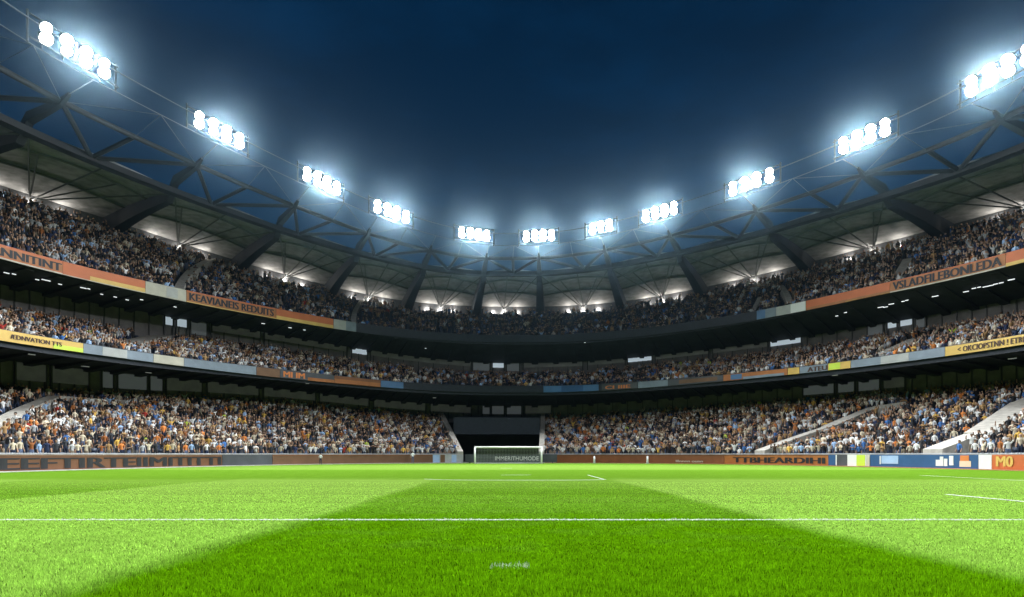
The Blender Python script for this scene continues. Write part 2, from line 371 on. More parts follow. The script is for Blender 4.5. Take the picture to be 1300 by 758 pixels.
    # bay braces
for i in range(len(TM)-1):
    zt = Z['chord']; ze = Z['redge']
    bot = P(TBOT[i], D_RE, H(ze,TBOT[i])+.15)
    for t in (TM[i], TMID[i], TM[i+1]):
        mb = MB(); mb.tube([P(t,D_TC,H(zt,t)), bot], [.23,.23], 6); part(mb, 'brace', M['steel'])
mb = MB(); ring_strip(mb, DRB+.05, TIER['u']['zb']-.3, DRB+.05, ZRB+.2); part(mb, 'back_wall', M['terrace'])
rim = MB()
tsr = TS[(TS < TM[0]) & (TS > TM[-1])]
for d, dz0, dz1 in ((D_RE-.35,-.25,.75),):
    ring_strip(rim, D_RE-.35, Z['redge']-.25, D_RE-.35, Z['redge']+.35, tsr); ring_strip(rim, D_RE-.35, Z['redge']-.25, D_RE+.5, Z['redge']-.3, tsr)
    ring_strip(rim, D_RE-.35, Z['redge']+.35, D_RE+.5, Z['redge']+.35, tsr); ring_strip(rim, D_RE+.5, Z['redge']-.3, D_RE+.5, Z['redge']+.35, tsr)
part(rim, 'roof_rim', M['steel'])
mb = MB(); ring_tube(mb, D_TC, Z['chord'], .25, tsr, 8); part(mb, 'truss_chord', M['steel'], smooth=True)
for t in TM:                                           # tapered box rafters hugging the panels
    mb = MB(); ds = np.concatenate([[D_TC-1.2], np.linspace(D_TC, DRB, 16)]); prev = None
    for d in ds:
        g = (d-D_TC)/(DRB-D_TC); w = .24+.55*max(g,0); h = .5+1.7*max(g,0)
        zc = float(H(Z['chord'],t))+.15; top = zc+(roof_z(t,DRB)-.02-zc)*max(0,g)
        if d >= D_RE: top = min(top+.3, roof_z(t,d)-.02)
        if d < D_TC: w, h = .12, .2; top += .25
        p = P(t,d,0); q = P(t-.002,d,0); sd = Vector((q.x-p.x,q.y-p.y,0)).normalized()*w
        cur = [(p.x-sd.x,p.y-sd.y,top-h),(p.x+sd.x,p.y+sd.y,top-h),(p.x+sd.x,p.y+sd.y,top),(p.x-sd.x,p.y-sd.y,top)]
        n = len(mb.v); mb.v += cur
        if prev is not None:
            for k in range(4):
                a, b = prev+k, prev+(k+1)%4; mb.f.append((a,b,b-prev+n,a-prev+n)); mb.m.append(0)
        else: mb.f.append((n,n+1,n+2,n+3)); mb.m.append(0)
        prev = n
    part(mb, 'rafter', M['steel'])
# light ring: two thin rails, posts and stay cables
mb = MB(); ring_tube(mb, D_LR, Z['lights']+.35, .05, tsr, 5); ring_tube(mb, D_LR+.5, Z['lights']-1.1, .04, tsr, 5); part(mb, 'ring_cable', M['cable'])
mb = MB()
for i, t in enumerate(TM):
    mb.tube([P(t,D_TC-1,H(Z['chord'],t)+.3), P(t,D_LR+.5,H(Z['lights'],t)-1.1)], .035, 5)
for i, t in enumerate(TMID):
    
    for tt in (t, TM[i], TM[i+1]): mb.tube([P(tt,D_TC,H(Z['chord'],tt)), P(t,D_LR+.5,H(Z['lights'],t)-1.1)], .026, 5)
part(mb, 'stay_cable', M['cable'])

# ------------------------------------------------------------------ floodlight banks
LX = [-560,-190,95,278,408,497,602,684,763,838,954,1098,1270,1560,1960]  # outermost two on each side are unseen, added to light the near grass
LW = [200,140,98,68,50,48,42,42,32,47,62,70,95,140,200]                  # apparent widths
names = ['farther floodlight bank outside the left edge of the photo','nearer floodlight bank outside the left edge of the photo','big floodlight bank in the top left corner of the roof ring','second floodlight bank from the left on the roof ring',
 'third floodlight bank from the left above the left stand','fourth floodlight bank from the left on the roof ring',
 'floodlight bank left of the goal axis over the end stand','floodlight bank right of the goal axis over the end stand',
 'smallest floodlight bank, three lamps wide, right of the end stand middle','fourth floodlight bank from the right on the roof ring',
 'third floodlight bank from the right above the right stand','second floodlight bank from the right on the roof ring',
 'floodlight bank cut by the right edge of the photo','nearer floodlight bank outside the right edge of the photo','farther floodlight bank outside the right edge of the photo']
FLOOD = []
for x, wpx, lab in zip(LX, LW, names):
    t = t_at(x, D_LR); z = float(H(Z['lights'],t)); p = P(t,D_LR,z)
    ta, tb = t_at(x-wpx/2, D_LR), t_at(x+wpx/2, D_LR); a, b = P(ta,D_LR,H(Z['lights'],ta)), P(tb,D_LR,H(Z['lights'],tb))
    width = (b-a).length; ax = (b-a).normalized()
    root = empty('floodlight_bank', tuple(p)); tag(root, lab, 'floodlight', 'floodlight banks on the roof ring')
    inn = Vector((ax.y,-ax.x,0)).normalized()
    if inn.dot(Vector((XC,20,0))-Vector((p.x,p.y,0))) < 0: inn = -inn
    n = 3 if wpx == 32 else 4
    fb = MB()
    for zz in (-.95, .75): fb.tube([tuple(a-p-ax*.5+Vector((0,0,zz))), tuple(b-p+ax*.5+Vector((0,0,zz)))], .07, 6)
    for k in (-1,1):
        q = ax*(width/2+.45)*k; fb.tube([tuple(q+Vector((0,0,-1.3))), tuple(q+Vector((0,0,1.0)))], .09, 6)
    for k in range(n): 
        q = ax*width*((k+.5)/n-.5)-inn*.2; fb.tube([tuple(q+Vector((0,0,-1.1))), tuple(q+Vector((0,0,.9)))], .05, 6)
    fb.build('frame', M['steel_l'], root)
    aim = (Vector((0,34,0))-p).normalized(); cell = width/n
    for k in range(n):
        for row in (0,1):
            c = ax*width*((k+.5)/n-.5)+Vector((0,0,min(.40,cell*.31)*(1-2*row)))+inn*.12
            r = min(.46, cell*.37)*(1.06 if (k*2+row)%3 else .92); lb = MB(); lb.tube([tuple(c-aim*.45), tuple(c-aim*.2), tuple(c+aim*.12)], [r*.45, r*.95, r*1.06], 14)
            lo = lb.build('lamp', M['lampbody'], root)
            gb = MB(); gb.tube([tuple(c+aim*.10), tuple(c+aim*.17), tuple(c+aim*.21)], [r, r*.8, r*.3], 14); gb.build('lens', M['lens'], lo)
    FLOOD.append((p+inn*.9+Vector((0,0,-.5)), root, width, ax))

# ------------------------------------------------------------------ lights
E_SPOT, E_FLOOD, E_UP, HAZE_D, SKY_S, EXPO = 42000., 8500., 260., .00014, .50, 0.
def light(kind, name, loc, e, col, rad=.3, parent=None):
    l = bpy.data.lights.new(name, kind); l.energy = e; l.color = col; l.shadow_soft_size = rad
    o = bpy.data.objects.new(name, l); COL.objects.link(o); o.location = loc
    if parent: o.parent = parent
    return o
for p, root, w, ax in FLOOD:
    q = p-Vector(root.location)
    o = light('SPOT', 'floodlight_beam', q, E_SPOT, (.95,.98,1.), .5, root); o.data.spot_size = R(124); o.data.spot_blend = 1.
    for k in (-1,1):
        o2 = light('SPOT', 'floodlight_glow', q+ax*min(w,9)*.27*k, E_FLOOD/2, (.93,.97,1.), .5, root); o2.data.spot_size = R(158); o2.data.spot_blend = .35
        aim = Vector((p.x*.1, 30, 4))-p; o2.rotation_euler = aim.to_track_quat('-Z','Y').to_euler()
    aim = Vector((p.x*.15, 26 if p.y > 24 else 62, 0))-p; o.rotation_euler = aim.to_track_quat('-Z','Y').to_euler()
for p, tm in uplights:
    X, Y = plan(tm, DRB)
    o = light('POINT', 'uplight_beam', p+Vector((0,0,.12)), E_UP, (1.,.96,.88), .15)

# ------------------------------------------------------------------ world: night sky, added cool fill
w = bpy.data.worlds.new('World'); scene.world = w; w.use_nodes = True
nt = w.node_tree; bg = nt.nodes['Background']; sky = nt.nodes.new('ShaderNodeTexSky'); sky.sky_type = 'NISHITA'; sky.sun_disc = False
sky.sun_elevation = R(-2); sky.sun_rotation = R(180); sky.air_density = 1.; sky.dust_density = .5; sky.ozone_density = 4
tn = nt.nodes.new('ShaderNodeMix'); tn.data_type = 'RGBA'; tn.blend_type = 'MULTIPLY'; tn.inputs[0].default_value = 1
tn.inputs[7].default_value = (.06,.95,.70,1); nt.links.new(sky.outputs[0], tn.inputs[6]); 
tcw = nt.nodes.new('ShaderNodeTexCoord'); mpw = nt.nodes.new('ShaderNodeMapping'); mpw.inputs['Scale'].default_value = (1.2,1.2,3.5); nzw = nt.nodes.new('ShaderNodeTexNoise')   # faint high cloud
nzw.inputs['Scale'].default_value = 2.2; nzw.inputs['Detail'].default_value = 7; nzw.inputs['Roughness'].default_value = .6; rw = nt.nodes.new('ShaderNodeMapRange')
for i_, v_ in zip((1,2,3,4),(.42,.75,.86,1.6)): rw.inputs[i_].default_value = v_
cw = nt.nodes.new('ShaderNodeMix'); cw.data_type = 'RGBA'; cw.blend_type = 'MULTIPLY'; cw.inputs[0].default_value = 1
nt.links.new(tcw.outputs['Generated'], mpw.inputs[0]); nt.links.new(mpw.outputs[0], nzw.inputs['Vector']); nt.links.new(nzw.outputs[0], rw.inputs[0])
nt.links.new(tn.outputs[2], cw.inputs[6]); nt.links.new(rw.outputs[0], cw.inputs[7]); nt.links.new(cw.outputs[2], bg.inputs[0]); bg.inputs[1].default_value = SKY_S
sl = bpy.data.lights.new('moon', 'SUN'); sl.energy = .03; sl.angle = R(.5); sl.color = (.8,.88,1)  # weak sun lamp added as a cool fill
so = bpy.data.objects.new('moon', sl); COL.objects.link(so); so.rotation_euler = (R(40), 0, R(15)); so.location = (0,0,60)

# ------------------------------------------------------------------ haze
hb = MB(); hb.box((0, 65, 23), (230, 200, 48)); hz = hb.build('haze', [bpy.data.materials.new('haze')]); tag(hz, kind='stuff')
hm = hz.data.materials[0]; hm.use_nodes = True; hn = hm.node_tree; hn.nodes.remove(hn.nodes['Principled BSDF'])
pv = hn.nodes.new('ShaderNodeVolumePrincipled'); pv.inputs['Density'].default_value = HAZE_D; pv.inputs['Color'].default_value = (.50,.79,1,1)
pv.inputs['Anisotropy'].default_value = .975
hn.links.new(pv.outputs[0], hn.nodes['Material Output'].inputs['Volume'])
hm.cycles.volume_sampling = 'EQUIANGULAR'; hm.cycles.homogeneous_volume = True
tag(hz, 'thin night haze glowing around the floodlights', 'haze')

# ------------------------------------------------------------------ pitch
def grass_nodes(m, blade=False):
    m.use_nodes = True; nt = m.node_tree; b = nt.nodes['Principled BSDF']; L = nt.links.new
    g = nt.nodes.new('ShaderNodeNewGeometry'); s = nt.nodes.new('ShaderNodeSeparateXYZ'); L(g.outputs['Position'], s.inputs[0])
    def mr(src, a, b_, c, d):
        r = nt.nodes.new('ShaderNodeMapRange'); r.interpolation_type = 'SMOOTHSTEP'; L(src, r.inputs[0])
        for i, v in zip((1,2,3,4),(a,b_,c,d)): r.inputs[i].default_value = v
        return r.outputs[0]
    def mth(op, a, b_):
        n = nt.nodes.new('ShaderNodeMath'); n.operation = op
        for i, v in enumerate((a,b_)):
            if isinstance(v,(int,float)): n.inputs[i].default_value = v
            else: L(v, n.inputs[i])
        return n.outputs[0]
    nz = nt.nodes.new('ShaderNodeTexNoise'); nz.inputs['Scale'].default_value = .35; nz.inputs['Detail'].default_value = 3; L(g.outputs['Position'], nz.inputs['Vector'])
    wob = mth('MULTIPLY', mth('SUBTRACT', nz.outputs[0], .5), .5)
    x = mth('ADD', s.outputs[0], wob); y = mth('ADD', s.outputs[1], mth('MULTIPLY', wob, 3))
    # mown stripes along the pitch
    st_ = mth('ADD', mr(x,-3.8,-3.1,1,0), mr(x,4.05,4.75,0,1))
    st_ = mth('SUBTRACT', st_, mth('MULTIPLY', mr(x,-12.6,-11.8,1,0), .9)); st_ = mth('SUBTRACT', st_, mth('MULTIPLY', mr(x,13.5,14.5,0,1), .3))
    st_ = mth('ADD', st_, mth('MULTIPLY', mr(x,-20.8,-20,1,0), .6))
    # cross bands further out
    far = mr(y, 21.5, 31, 0, 1)
    cb_ = mth('SUBTRACT', mth('ADD', mr(y,11.2,12.2,0,.10), mr(y,15.5,17,0,-.14)), mr(y,19.5,21.5,0,-.12))
    band = mth('ADD', mr(y,26,29,.55,.24), mth('ADD', mr(y,43,47,0,.52), mr(y,62,66,0,-.3)))
    mm = nt.nodes.new('ShaderNodeMix'); L(far, mm.inputs[0]); L(st_, mm.inputs[2]); L(band, mm.inputs[3])
    n2 = nt.nodes.new('ShaderNodeTexNoise'); n2.inputs['Scale'].default_value = 1.3; n2.inputs['Detail'].default_value = 8; L(g.outputs['Position'], n2.inputs['Vector'])
    light_grad = mth('ADD', mth('ADD', mr(y,6.5,22,0,.36), mr(y,24,30,0,-.36)), mr(y,4.6,7.5,-.12,0))  # mid-field sheen and near dimming painted into the turf colour
    fac = mth('ADD', mth('ADD', mth('ADD', mm.outputs[0], cb_), light_grad), mth('MULTIPLY', mth('SUBTRACT', n2.outputs[0], .5), .45))
    cr = nt.nodes.new('ShaderNodeMix'); cr.data_type = 'RGBA'; cr.clamp_factor = True; L(fac, cr.inputs[0])
    k_ = 1. if blade else .62
    cr.inputs[6].default_value = (.066*k_,.168*k_,.001*k_,1); cr.inputs[7].default_value = (.178*k_,.305*k_,.046*k_,1)
    col = cr.outputs[2]
    n3 = nt.nodes.new('ShaderNodeTexNoise'); n3.inputs['Scale'].default_value = 26; n3.inputs['Detail'].default_value = 4; L(g.outputs['Position'], n3.inputs['Vector'])
    mu = nt.nodes.new('ShaderNodeMix'); mu.data_type = 'RGBA'; mu.blend_type = 'MULTIPLY'; mu.inputs[0].default_value = 1
    L(col, mu.inputs[6]); L(mr(n3.outputs[0],.3,.7,.72,1.22), mu.inputs[7]); col = mu.outputs[2]
    b.inputs['Roughness'].default_value = .6; b.inputs['Specular IOR Level'].default_value = .0; b.inputs['Roughness'].default_value = 1.
    if blade:
        at = nt.nodes.new('ShaderNodeAttribute'); at.attribute_name = 'tone'
        ma = nt.nodes.new('ShaderNodeMix'); ma.data_type = 'RGBA'; ma.blend_type = 'MULTIPLY'; ma.inputs[0].default_value = 1
        L(col, ma.inputs[6]); L(at.outputs['Fac'], ma.inputs[7])
        aw = nt.nodes.new('ShaderNodeAttribute'); aw.attribute_name = 'paint'
        mw = nt.nodes.new('ShaderNodeMix'); mw.data_type = 'RGBA'; L(aw.outputs['Fac'], mw.inputs[0]); L(ma.outputs[2], mw.inputs[6]); mw.inputs[7].default_value = (.64,.68,.58,1)
        col = mw.outputs[2]
        tr = nt.nodes.new('ShaderNodeBsdfTranslucent'); ms = nt.nodes.new('ShaderNodeMixShader'); ms.inputs[0].default_value = .45
        L(col, tr.inputs[0]); L(b.outputs[0], ms.inputs[1]); L(tr.outputs[0], ms.inputs[2]); L(ms.outputs[0], nt.nodes['Material Output'].inputs[0])
    else:
        n4 = nt.nodes.new('ShaderNodeTexNoise'); n4.inputs['Scale'].default_value = 60; n4.inputs['Detail'].default_value = 3; L(g.outputs['Position'], n4.inputs['Vector'])
        bp = nt.nodes.new('ShaderNodeBump'); bp.inputs['Strength'].default_value = .5; bp.inputs['Distance'].default_value = .03; L(n4.outputs[0], bp.inputs['Height']); L(bp.outputs[0], b.inputs['Normal'])
    L(col, b.inputs['Base Color'])
M['turf'] = bpy.data.materials.new('mown turf'); grass_nodes(M['turf'])
M['blade'] = bpy.data.materials.new('grass blade'); grass_nodes(M['blade'], True)
mb = MB(); mb.quad((-105,-32,-.02),(105,-32,-.02),(105,160,-.02),(-105,160,-.02)); tag(mb.build('ground', M['ground']), 'dark ground under the stadium', kind='structure')
ts = np.linspace(R(203),R(-23),200); X, Y = plan(ts, -.55); mb = MB(); n = len(ts)
mb.v = [(float(x),float(y),.004) for x,y in zip(X,Y)]; mb.f = [tuple(range(n-1,-1,-1))]; mb.m = [0]
tag(mb.build('pitch', M['turf']), 'striped green football pitch', kind='structure')
for nm, m, sel in (('kerb', M['kerb'], ts[ts > t_at(700,0)]), ('track_edge', M['track'], ts[ts <= t_at(690,0)])):
    mb = MB(); ring_strip(mb, -.6, .004, -.6, .05, sel); ring_strip(mb, -.6, .05, .02, .05, sel)
    tag(mb.build(nm, m), ('pale concrete kerb along the left boards' if nm == 'kerb' else 'red track edge along the right boards'), kind='structure')
# painted lines: list of rectangles (x0,x1,y0,y1)
LINES = {'touch_line': (11.78,11.92,11.5,17.2), 'far_line': (21.3,21.39,19,33), 'halfway_line': (-40,40,10.43,10.55),
         'box_side': (4.0,4.05,27.6,33.5), 'goal_line': (-18,18,75.9,76.1),
         'spot_line': (-.9,.0,50.0,50.2), 'short_line': (-.6,1.0,33.5,33.62)}
mb = MB()
for k, (x0,x1,y0,y1) in LINES.items():
    z = .010 if y0 > 14 else .014
    if k == 'halfway_line': x0, x1 = -33, 34
    nx = max(1,int((x1-x0)/2)); 
    for i in range(nx):
        a, b = x0+(x1-x0)*i/nx, x0+(x1-x0)*(i+1)/nx; mb.quad((a,y0,z),(b,y0,z),(b,y1,z),(a,y1,z))
ap = [(x, 26.7+.035*max(0,abs(x-.4)-1)**3) for x in np.linspace(-3.9,4.1,25)]
for (xa,ya),(xb,yb) in zip(ap[:-1],ap[1:]): mb.quad((xa,ya,.010),(xb,yb,.010),(xb,yb+.13,.010),(xa,ya+.13,.010))
M['line'] = mat('line paint', (.46,.50,.40), .8, noise=.2, scale=6)
tag(mb.build('pitch_lines', M['line']), 'white painted pitch lines', kind='structure')
# real grass blades near the camera
def grass():
    bands = [(4.3,5.4,3600,.050),(5.4,6.8,3200,.043),(6.8,9,2300,.034),(9,11.5,1500,.028),(11.5,14,900,.024),(14,17,450,.020),(17,21,200,.015),(21,25,80,.012)]
    C_ = []
    for y0,y1,den,h in bands:
        n = int(den*(y1-y0)*1.72*(y0+y1)/2)
        y = np.sqrt(rng.uniform(y0*y0,y1*y1,n)); x = rng.uniform(-.86,.86,n)*y
        cl = .75+.5*rng.random(n)
        C_.append(np.stack([x,y,h*cl*(.7+.6*rng.random(n)),np.full(n,.0031*(1+(y0-4)*.16))],1))
    q = np.concatenate(C_); n = len(q)
    clump = np.sin(q[:,0]*9.1+np.sin(q[:,1]*7.7)*2)*np.sin(q[:,1]*8.3+np.cos(q[:,0]*6.1)*2)
    q[:,2] *= 1+.16*clump
    a = rng.uniform(0,2*np.pi,n); lean = q[:,2]*rng.uniform(.2,1.,n)*np.clip(.45+(q[:,1]-4.3)*.13,0,1.2); la = rng.uniform(0,2*np.pi,n)
    dx, dy = np.cos(a)*q[:,3], np.sin(a)*q[:,3]; z0 = np.full(n,.0)
    lx, ly = np.cos(la)*lean, np.sin(la)*lean
    v = np.empty((n,5,3))
    v[:,0] = np.stack([q[:,0]-dx,q[:,1]-dy,z0],1); v[:,1] = np.stack([q[:,0]+dx,q[:,1]+dy,z0],1)
    v[:,2] = np.stack([q[:,0]+dx*.8+lx*.35,q[:,1]+dy*.8+ly*.35,q[:,2]*.6],1); v[:,3] = np.stack([q[:,0]-dx*.8+lx*.35,q[:,1]-dy*.8+ly*.35,q[:,2]*.6],1)
    v[:,4] = np.stack([q[:,0]+lx,q[:,1]+ly,q[:,2]],1)
    me = bpy.data.meshes.new('grass'); me.vertices.add(n*5); me.vertices.foreach_set('co', v.ravel())
    base = (np.arange(n)*5)[:,None]
    loops = np.concatenate([base+np.array([0,1,2,3]), base+np.array([3,2,4])],1).ravel()
    me.loops.add(n*7); me.loops.foreach_set('vertex_index', loops.astype(np.int32))
    ls = np.stack([np.arange(n)*7, np.arange(n)*7+4],1).ravel(); me.polygons.add(n*2); me.polygons.foreach_set('loop_start', ls.astype(np.int32))
    me.update(); me.validate()
    amp = np.clip(1.15-(q[:,1]-5)*.09,.25,1.15)
    tone = np.repeat((1.9+rng.uniform(-.42,.42,n)*amp)*(1+.10*clump*amp),5).astype(np.float32)
    a1 = me.attributes.new('tone','FLOAT','POINT'); a1.data.foreach_set('value', tone)
    pt = np.zeros(n,np.float32); jx = rng.normal(0,.02,n)
    for k in ('touch_line','halfway_line'):
        x0,x1,y0,y1 = LINES[k]; pt[(q[:,0]>x0-.0)&(q[:,0]<x1)&(q[:,1]+jx>y0)&(q[:,1]+jx<y1)] = .95
    sm = (np.abs(q[:,0]+.02)<.19)&(np.abs(q[:,1]-6.1)<.10); pt[sm&(rng.random(n)<.5)] = .6
    a2 = me.attributes.new('paint','FLOAT','POINT'); a2.data.foreach_set('value', np.repeat(pt,5))
    me.materials.append(M['blade']); o = bpy.data.objects.new('grass', me); COL.objects.link(o)
    tag(o, 'short green grass blades covering the near pitch', 'grass', kind='stuff'); print('blades', n)
grass()

# ------------------------------------------------------------------ boards with lettering
def text_mesh(body, bold=.018):
    cu = bpy.data.curves.new('t','FONT'); cu.body = body; cu.offset = 0.; cu.resolution_u = 3
    ob = bpy.data.objects.new('t', cu); COL.objects.link(ob); dg = bpy.context.evaluated_depsgraph_get()
    me = bpy.data.meshes.new_from_object(ob.evaluated_get(dg)); v = np.array([x.co[:2] for x in me.vertices]); f = [tuple(p.vertices) for p in me.polygons]
    bpy.data.objects.remove(ob); bpy.data.curves.remove(cu); bpy.data.meshes.remove(me)
    v -= v.min(0); s = v.max(0); v /= s; return v, f
def arc(t0, t1, d, u): return t0+(t1-t0)*u
def board(name, label, x0, x1, d, zb, zt, m, parts=(), group=None, texts=(), thick=.10, cat='advert board'):
    """a curved board standing in front of ring d; parts: (name, u0,u1,v0,v1,mat); texts: (body,u0,u1,v0,v1,mat)"""
    t0, t1 = t_at(x0, d), t_at(x1, d); zbf = (lambda t: float(H(zb,t))) if hasattr(zb,'__len__') else (lambda t: zb)
    ztf = (lambda t: float(H(zt,t))) if hasattr(zt,'__len__') else (lambda t: zt)
    tm = (t0+t1)/2; o0 = P(tm,d,zbf(tm)); root = empty(name, tuple(o0)); tag(root, label, cat, group)
    def pt(u, v, off):
        t = t0+(t1-t0)*u; lo, hi = zbf(t), ztf(t); return P(t, d-off, lo+(hi-lo)*v)-o0
    def slab(nm, u0, u1, v0, v1, mm, o_in, o_out):
        n = max(1, int(abs(t1-t0)*(u1-u0)/.02)); mb = MB()
        us = np.linspace(u0,u1,n+1)
        for i,(a,b) in enumerate(zip(us[:-1],us[1:])):
            k = len(mb.v); mb.v += [tuple(pt(a,v0,o_out)),tuple(pt(b,v0,o_out)),tuple(pt(b,v1,o_out)),tuple(pt(a,v1,o_out)),tuple(pt(a,v0,o_in)),tuple(pt(b,v0,o_in)),tuple(pt(b,v1,o_in)),tuple(pt(a,v1,o_in))]
            fs = [(0,1,2,3),(3,2,6,7),(4,5,1,0)]+([(0,3,7,4)] if i == 0 else [])+([(1,5,6,2)] if i == n-1 else [])
            for f in fs: mb.f.append(tuple(k+j for j in f)); mb.m.append(0)
        return mb.build(nm, mm, root)
    slab('panel', 0, 1, 0, 1, m, .015, thick)
    for (nm,u0,u1,v0,v1,mm) in parts: slab(nm, u0, u1, v0, v1, mm, thick-.02, thick+.02)
    for (body,u0,u1,v0,v1,mm) in texts:
        v, f = text_mesh(body); mb = MB(); n = len(v)
        nc = max(len(body),1)
        for ci, sh in enumerate((-.09,-.03,.03,.09)):
            off = thick+.028+.004*ci; b0 = len(mb.v)
            mb.v += [tuple(pt(u0+(u1-u0)*(a+sh/nc), v0+(v1-v0)*b, off)) for a,b in v]; mb.f += [tuple(b0+i for i in q) for q in f]
        mb.m = [0]*len(mb.f); mb.build('lettering', mm, root)
    return root
GP = 'advert boards round the pitch'
W0, W1 = .06, 1.08
pb = lambda lab,x0,x1,m,**k: board('advert_board', lab, x0, x1, 0., W0, W1, m, group=GP, **k)
pb('rust board with a row of big black letters along the left stand', -30, 281, M['rust'], texts=[('EEFTIRTEIIMITITTI',.06,.99,.08,.80,M['black'])], parts=[('cap_rail',0,1,.90,1.0,M['brown2'])])
pb('plain charcoal board right of the rust lettered board', 281.5, 345, M['charc'])
pb('long plain brown board behind the two people standing by the pitch', 345.5, 549, M['brown2'], parts=[('cap_rail',0,1,.90,1.0,M['brown'])])
pb('small pale blue and grey board left of the tunnel', 549.5, 588, M['greyb'], parts=[('panel',0,.22,.02,.98,M['pblue']),('panel',.25,.40,.02,.98,M['brown2']),('panel',.62,.78,.02,.98,M['pblue'])])
pb('long dark brown board right of the goal with a smudge of pale writing', 706, 919.5, M['brown'], texts=[('lllnnnn ounn',.72,.88,.12,.38,M['beige'])], parts=[('cap_rail',0,1,.92,1.0,M['rust'])])
pb('orange board with a row of small black letters below the right stand', 920, 1052, M['umber'], texts=[('TTBHEARDIHI',.10,.97,.15,.72,M['black'])], parts=[('cap_rail',0,1,.92,1.0,M['rust'])])
pb('dark blue and charcoal board left of the white and lime board', 1052.5, 1076, M['charc'], parts=[('panel',.0,.40,.02,.98,M['blue']),('panel',.40,.46,.02,.98,M['whiteb'])])
pb('white and lime green board left of the blue board', 1076.5, 1105, M['whiteb'], parts=[('panel',.42,.80,.02,.98,M['lime']),('panel',.84,1,.02,.98,M['beige'])])
bl = pb('long blue board with a white rectangle and white shapes on it', 1105.5, 1243, M['blue'], parts=[('stripe',.105,.118,.2,.9,M['whiteb']),('panel',.125,.30,.25,.92,M['pblue']),('emblem',.655,.69,.15,.62,M['whiteb']),('emblem',.69,.72,.15,.86,M['whiteb']),('emblem',.725,.755,.15,.70,M['whiteb']),('emblem',.77,.805,.22,.92,M['whiteb']),('emblem',.86,.93,.55,.95,M['oletter']),('emblem',.855,.945,.12,.55,M['ball'])])
pb('plain white board between the blue board and the orange board', 1243.5, 1260, M['whiteb'])
pb('orange board with cream marks at the right edge of the photo', 1260.5, 1345, M['orange'], texts=[('M0',.08,.34,.2,.9,M['yellow'])])
GU = 'advert panels on the balcony fronts'
U = lambda lab,x0,x1,m,**k: board('fascia_panel', lab, x0, x1, D_UF, Z['uf_bot'], Z['uf_top'], m, group=GU, cat='advert panel', thick=.07, **k)
ys = ('stripe',0,1,.0,.34,M['yellow'])
U('upper balcony panel in orange with black letters at the left edge', -40, 79, M['orange'], texts=[('RANNITINT',.1,.98,.22,.78,M['black'])], parts=[('stripe',.0,1,.18,.82,M['umber']),('stripe',0,1,.0,.1,M['beige'])])
U('plain orange and yellow panel on the upper left balcony, nearest', 79.5, 184, M['orange'], parts=[('stripe',.3,1,.06,.38,M['yellow']),('stripe',0,1,.0,.06,M['beige'])])
U('grey panel on the upper left balcony below the pale stairway', 184.5, 236, M['beige'], parts=[('panel',.5,.78,.1,.9,M['greyb'])])
U('amber brown panel with black letters on the upper left balcony', 236.5, 350, M['umber'], texts=[('KEAVIANEIS REDUITS',.03,.97,.2,.84,M['black'])], parts=[('stripe',0,1,.90,1,M['orange']),('stripe',0,1,0,.08,M['yellow'])])
U('plain orange and yellow panel on the upper left balcony, farthest', 350.5, 423, M['orange'], parts=[ys])
U('grey panel ending the upper left balcony adverts', 423.5, 452, M['greyb'], parts=[('panel',.55,1,.02,.98,M['slate'])])
U('blue panel starting the upper right balcony adverts', 961, 985, M['slate'], parts=[('panel',.0,.45,.02,.98,M['mblue'])])
U('pale grey panel on the upper right balcony left of the orange one', 985.5, 1023, M['greyb'], parts=[('panel',.5,1,.02,.98,M['whiteb'])])
U('plain orange panel on the upper right balcony', 1023.5, 1130, M['orange'], parts=[('stripe',0,1,.0,.25,M['umber']),('stripe',.5,1,.0,.1,M['yellow'])])
U('amber brown panel with black letters on the upper right balcony', 1130.5, 1277, M['umber'], texts=[('VSLADFILEBONLEDA',.03,.97,.18,.86,M['black'])], parts=[('stripe',0,1,.92,1,M['orange']),('stripe',0,1,0,.1,M['beige'])])
U('orange panel with a yellow base on the upper right balcony edge', 1277.5, 1345, M['orange'], parts=[('stripe',0,1,.0,.25,M['yellow'])])
Mf = lambda lab,x0,x1,m,**k: board('fascia_panel', lab, x0, x1, D_MF, Z['mf_bot'], Z['mf_top'], m, group=GU, cat='advert panel', thick=.07, **k)
Mf('yellow panel with small dark letters on the middle left balcony', -40, 105, M['yellow'], texts=[('/EDNVATION TTS',.32,.78,.30,.72,M['dletter'])], parts=[('stripe',.70,1,.02,.45,M['lime'])])
Mf('slate blue panel on the middle left balcony beside the yellow one', 105.5, 194, M['slate'], parts=[('panel',.25,.6,.02,.98,M['greyb'])])
Mf('beige panel on the middle left balcony', 194.5, 233, M['beige'])
Mf('long pale slate panel on the middle left balcony', 233.5, 325, M['slate'])
Mf('brownish grey panel on the middle left balcony', 325.5, 355, M['brown2'])
Mf('dark panel with orange letters on the middle left balcony', 355.5, 424, M['charc'], texts=[('MI IM',.06,.44,.15,.85,M['oletter'])], parts=[('stripe',.5,1,.0,.4,M['umber'])])
Mf('amber brown panel on the middle left balcony', 424.5, 483, M['umber'], parts=[('stripe',.0,1,.6,.98,M['brown'])])
Mf('mid blue panel on the middle balcony left of the tunnel', 483.5, 512, M['mblue'])
Mf('dark blue panel on the middle balcony right of the tunnel', 690, 760, M['mblue'], parts=[('panel',.3,.7,.02,.98,M['blue'])])
Mf('dark panel with small orange letters on the middle right balcony', 764, 809, M['charc'], texts=[('CI IIIE',.1,.8,.15,.7,M['oletter'])])
Mf('slate panel on the middle right balcony beside the dark lettered one', 810, 848, M['slate'])
Mf('grey brown panel on the middle right balcony', 848.5, 918, M['charc'], parts=[('stripe',.2,.9,.2,.8,M['brown2'])])
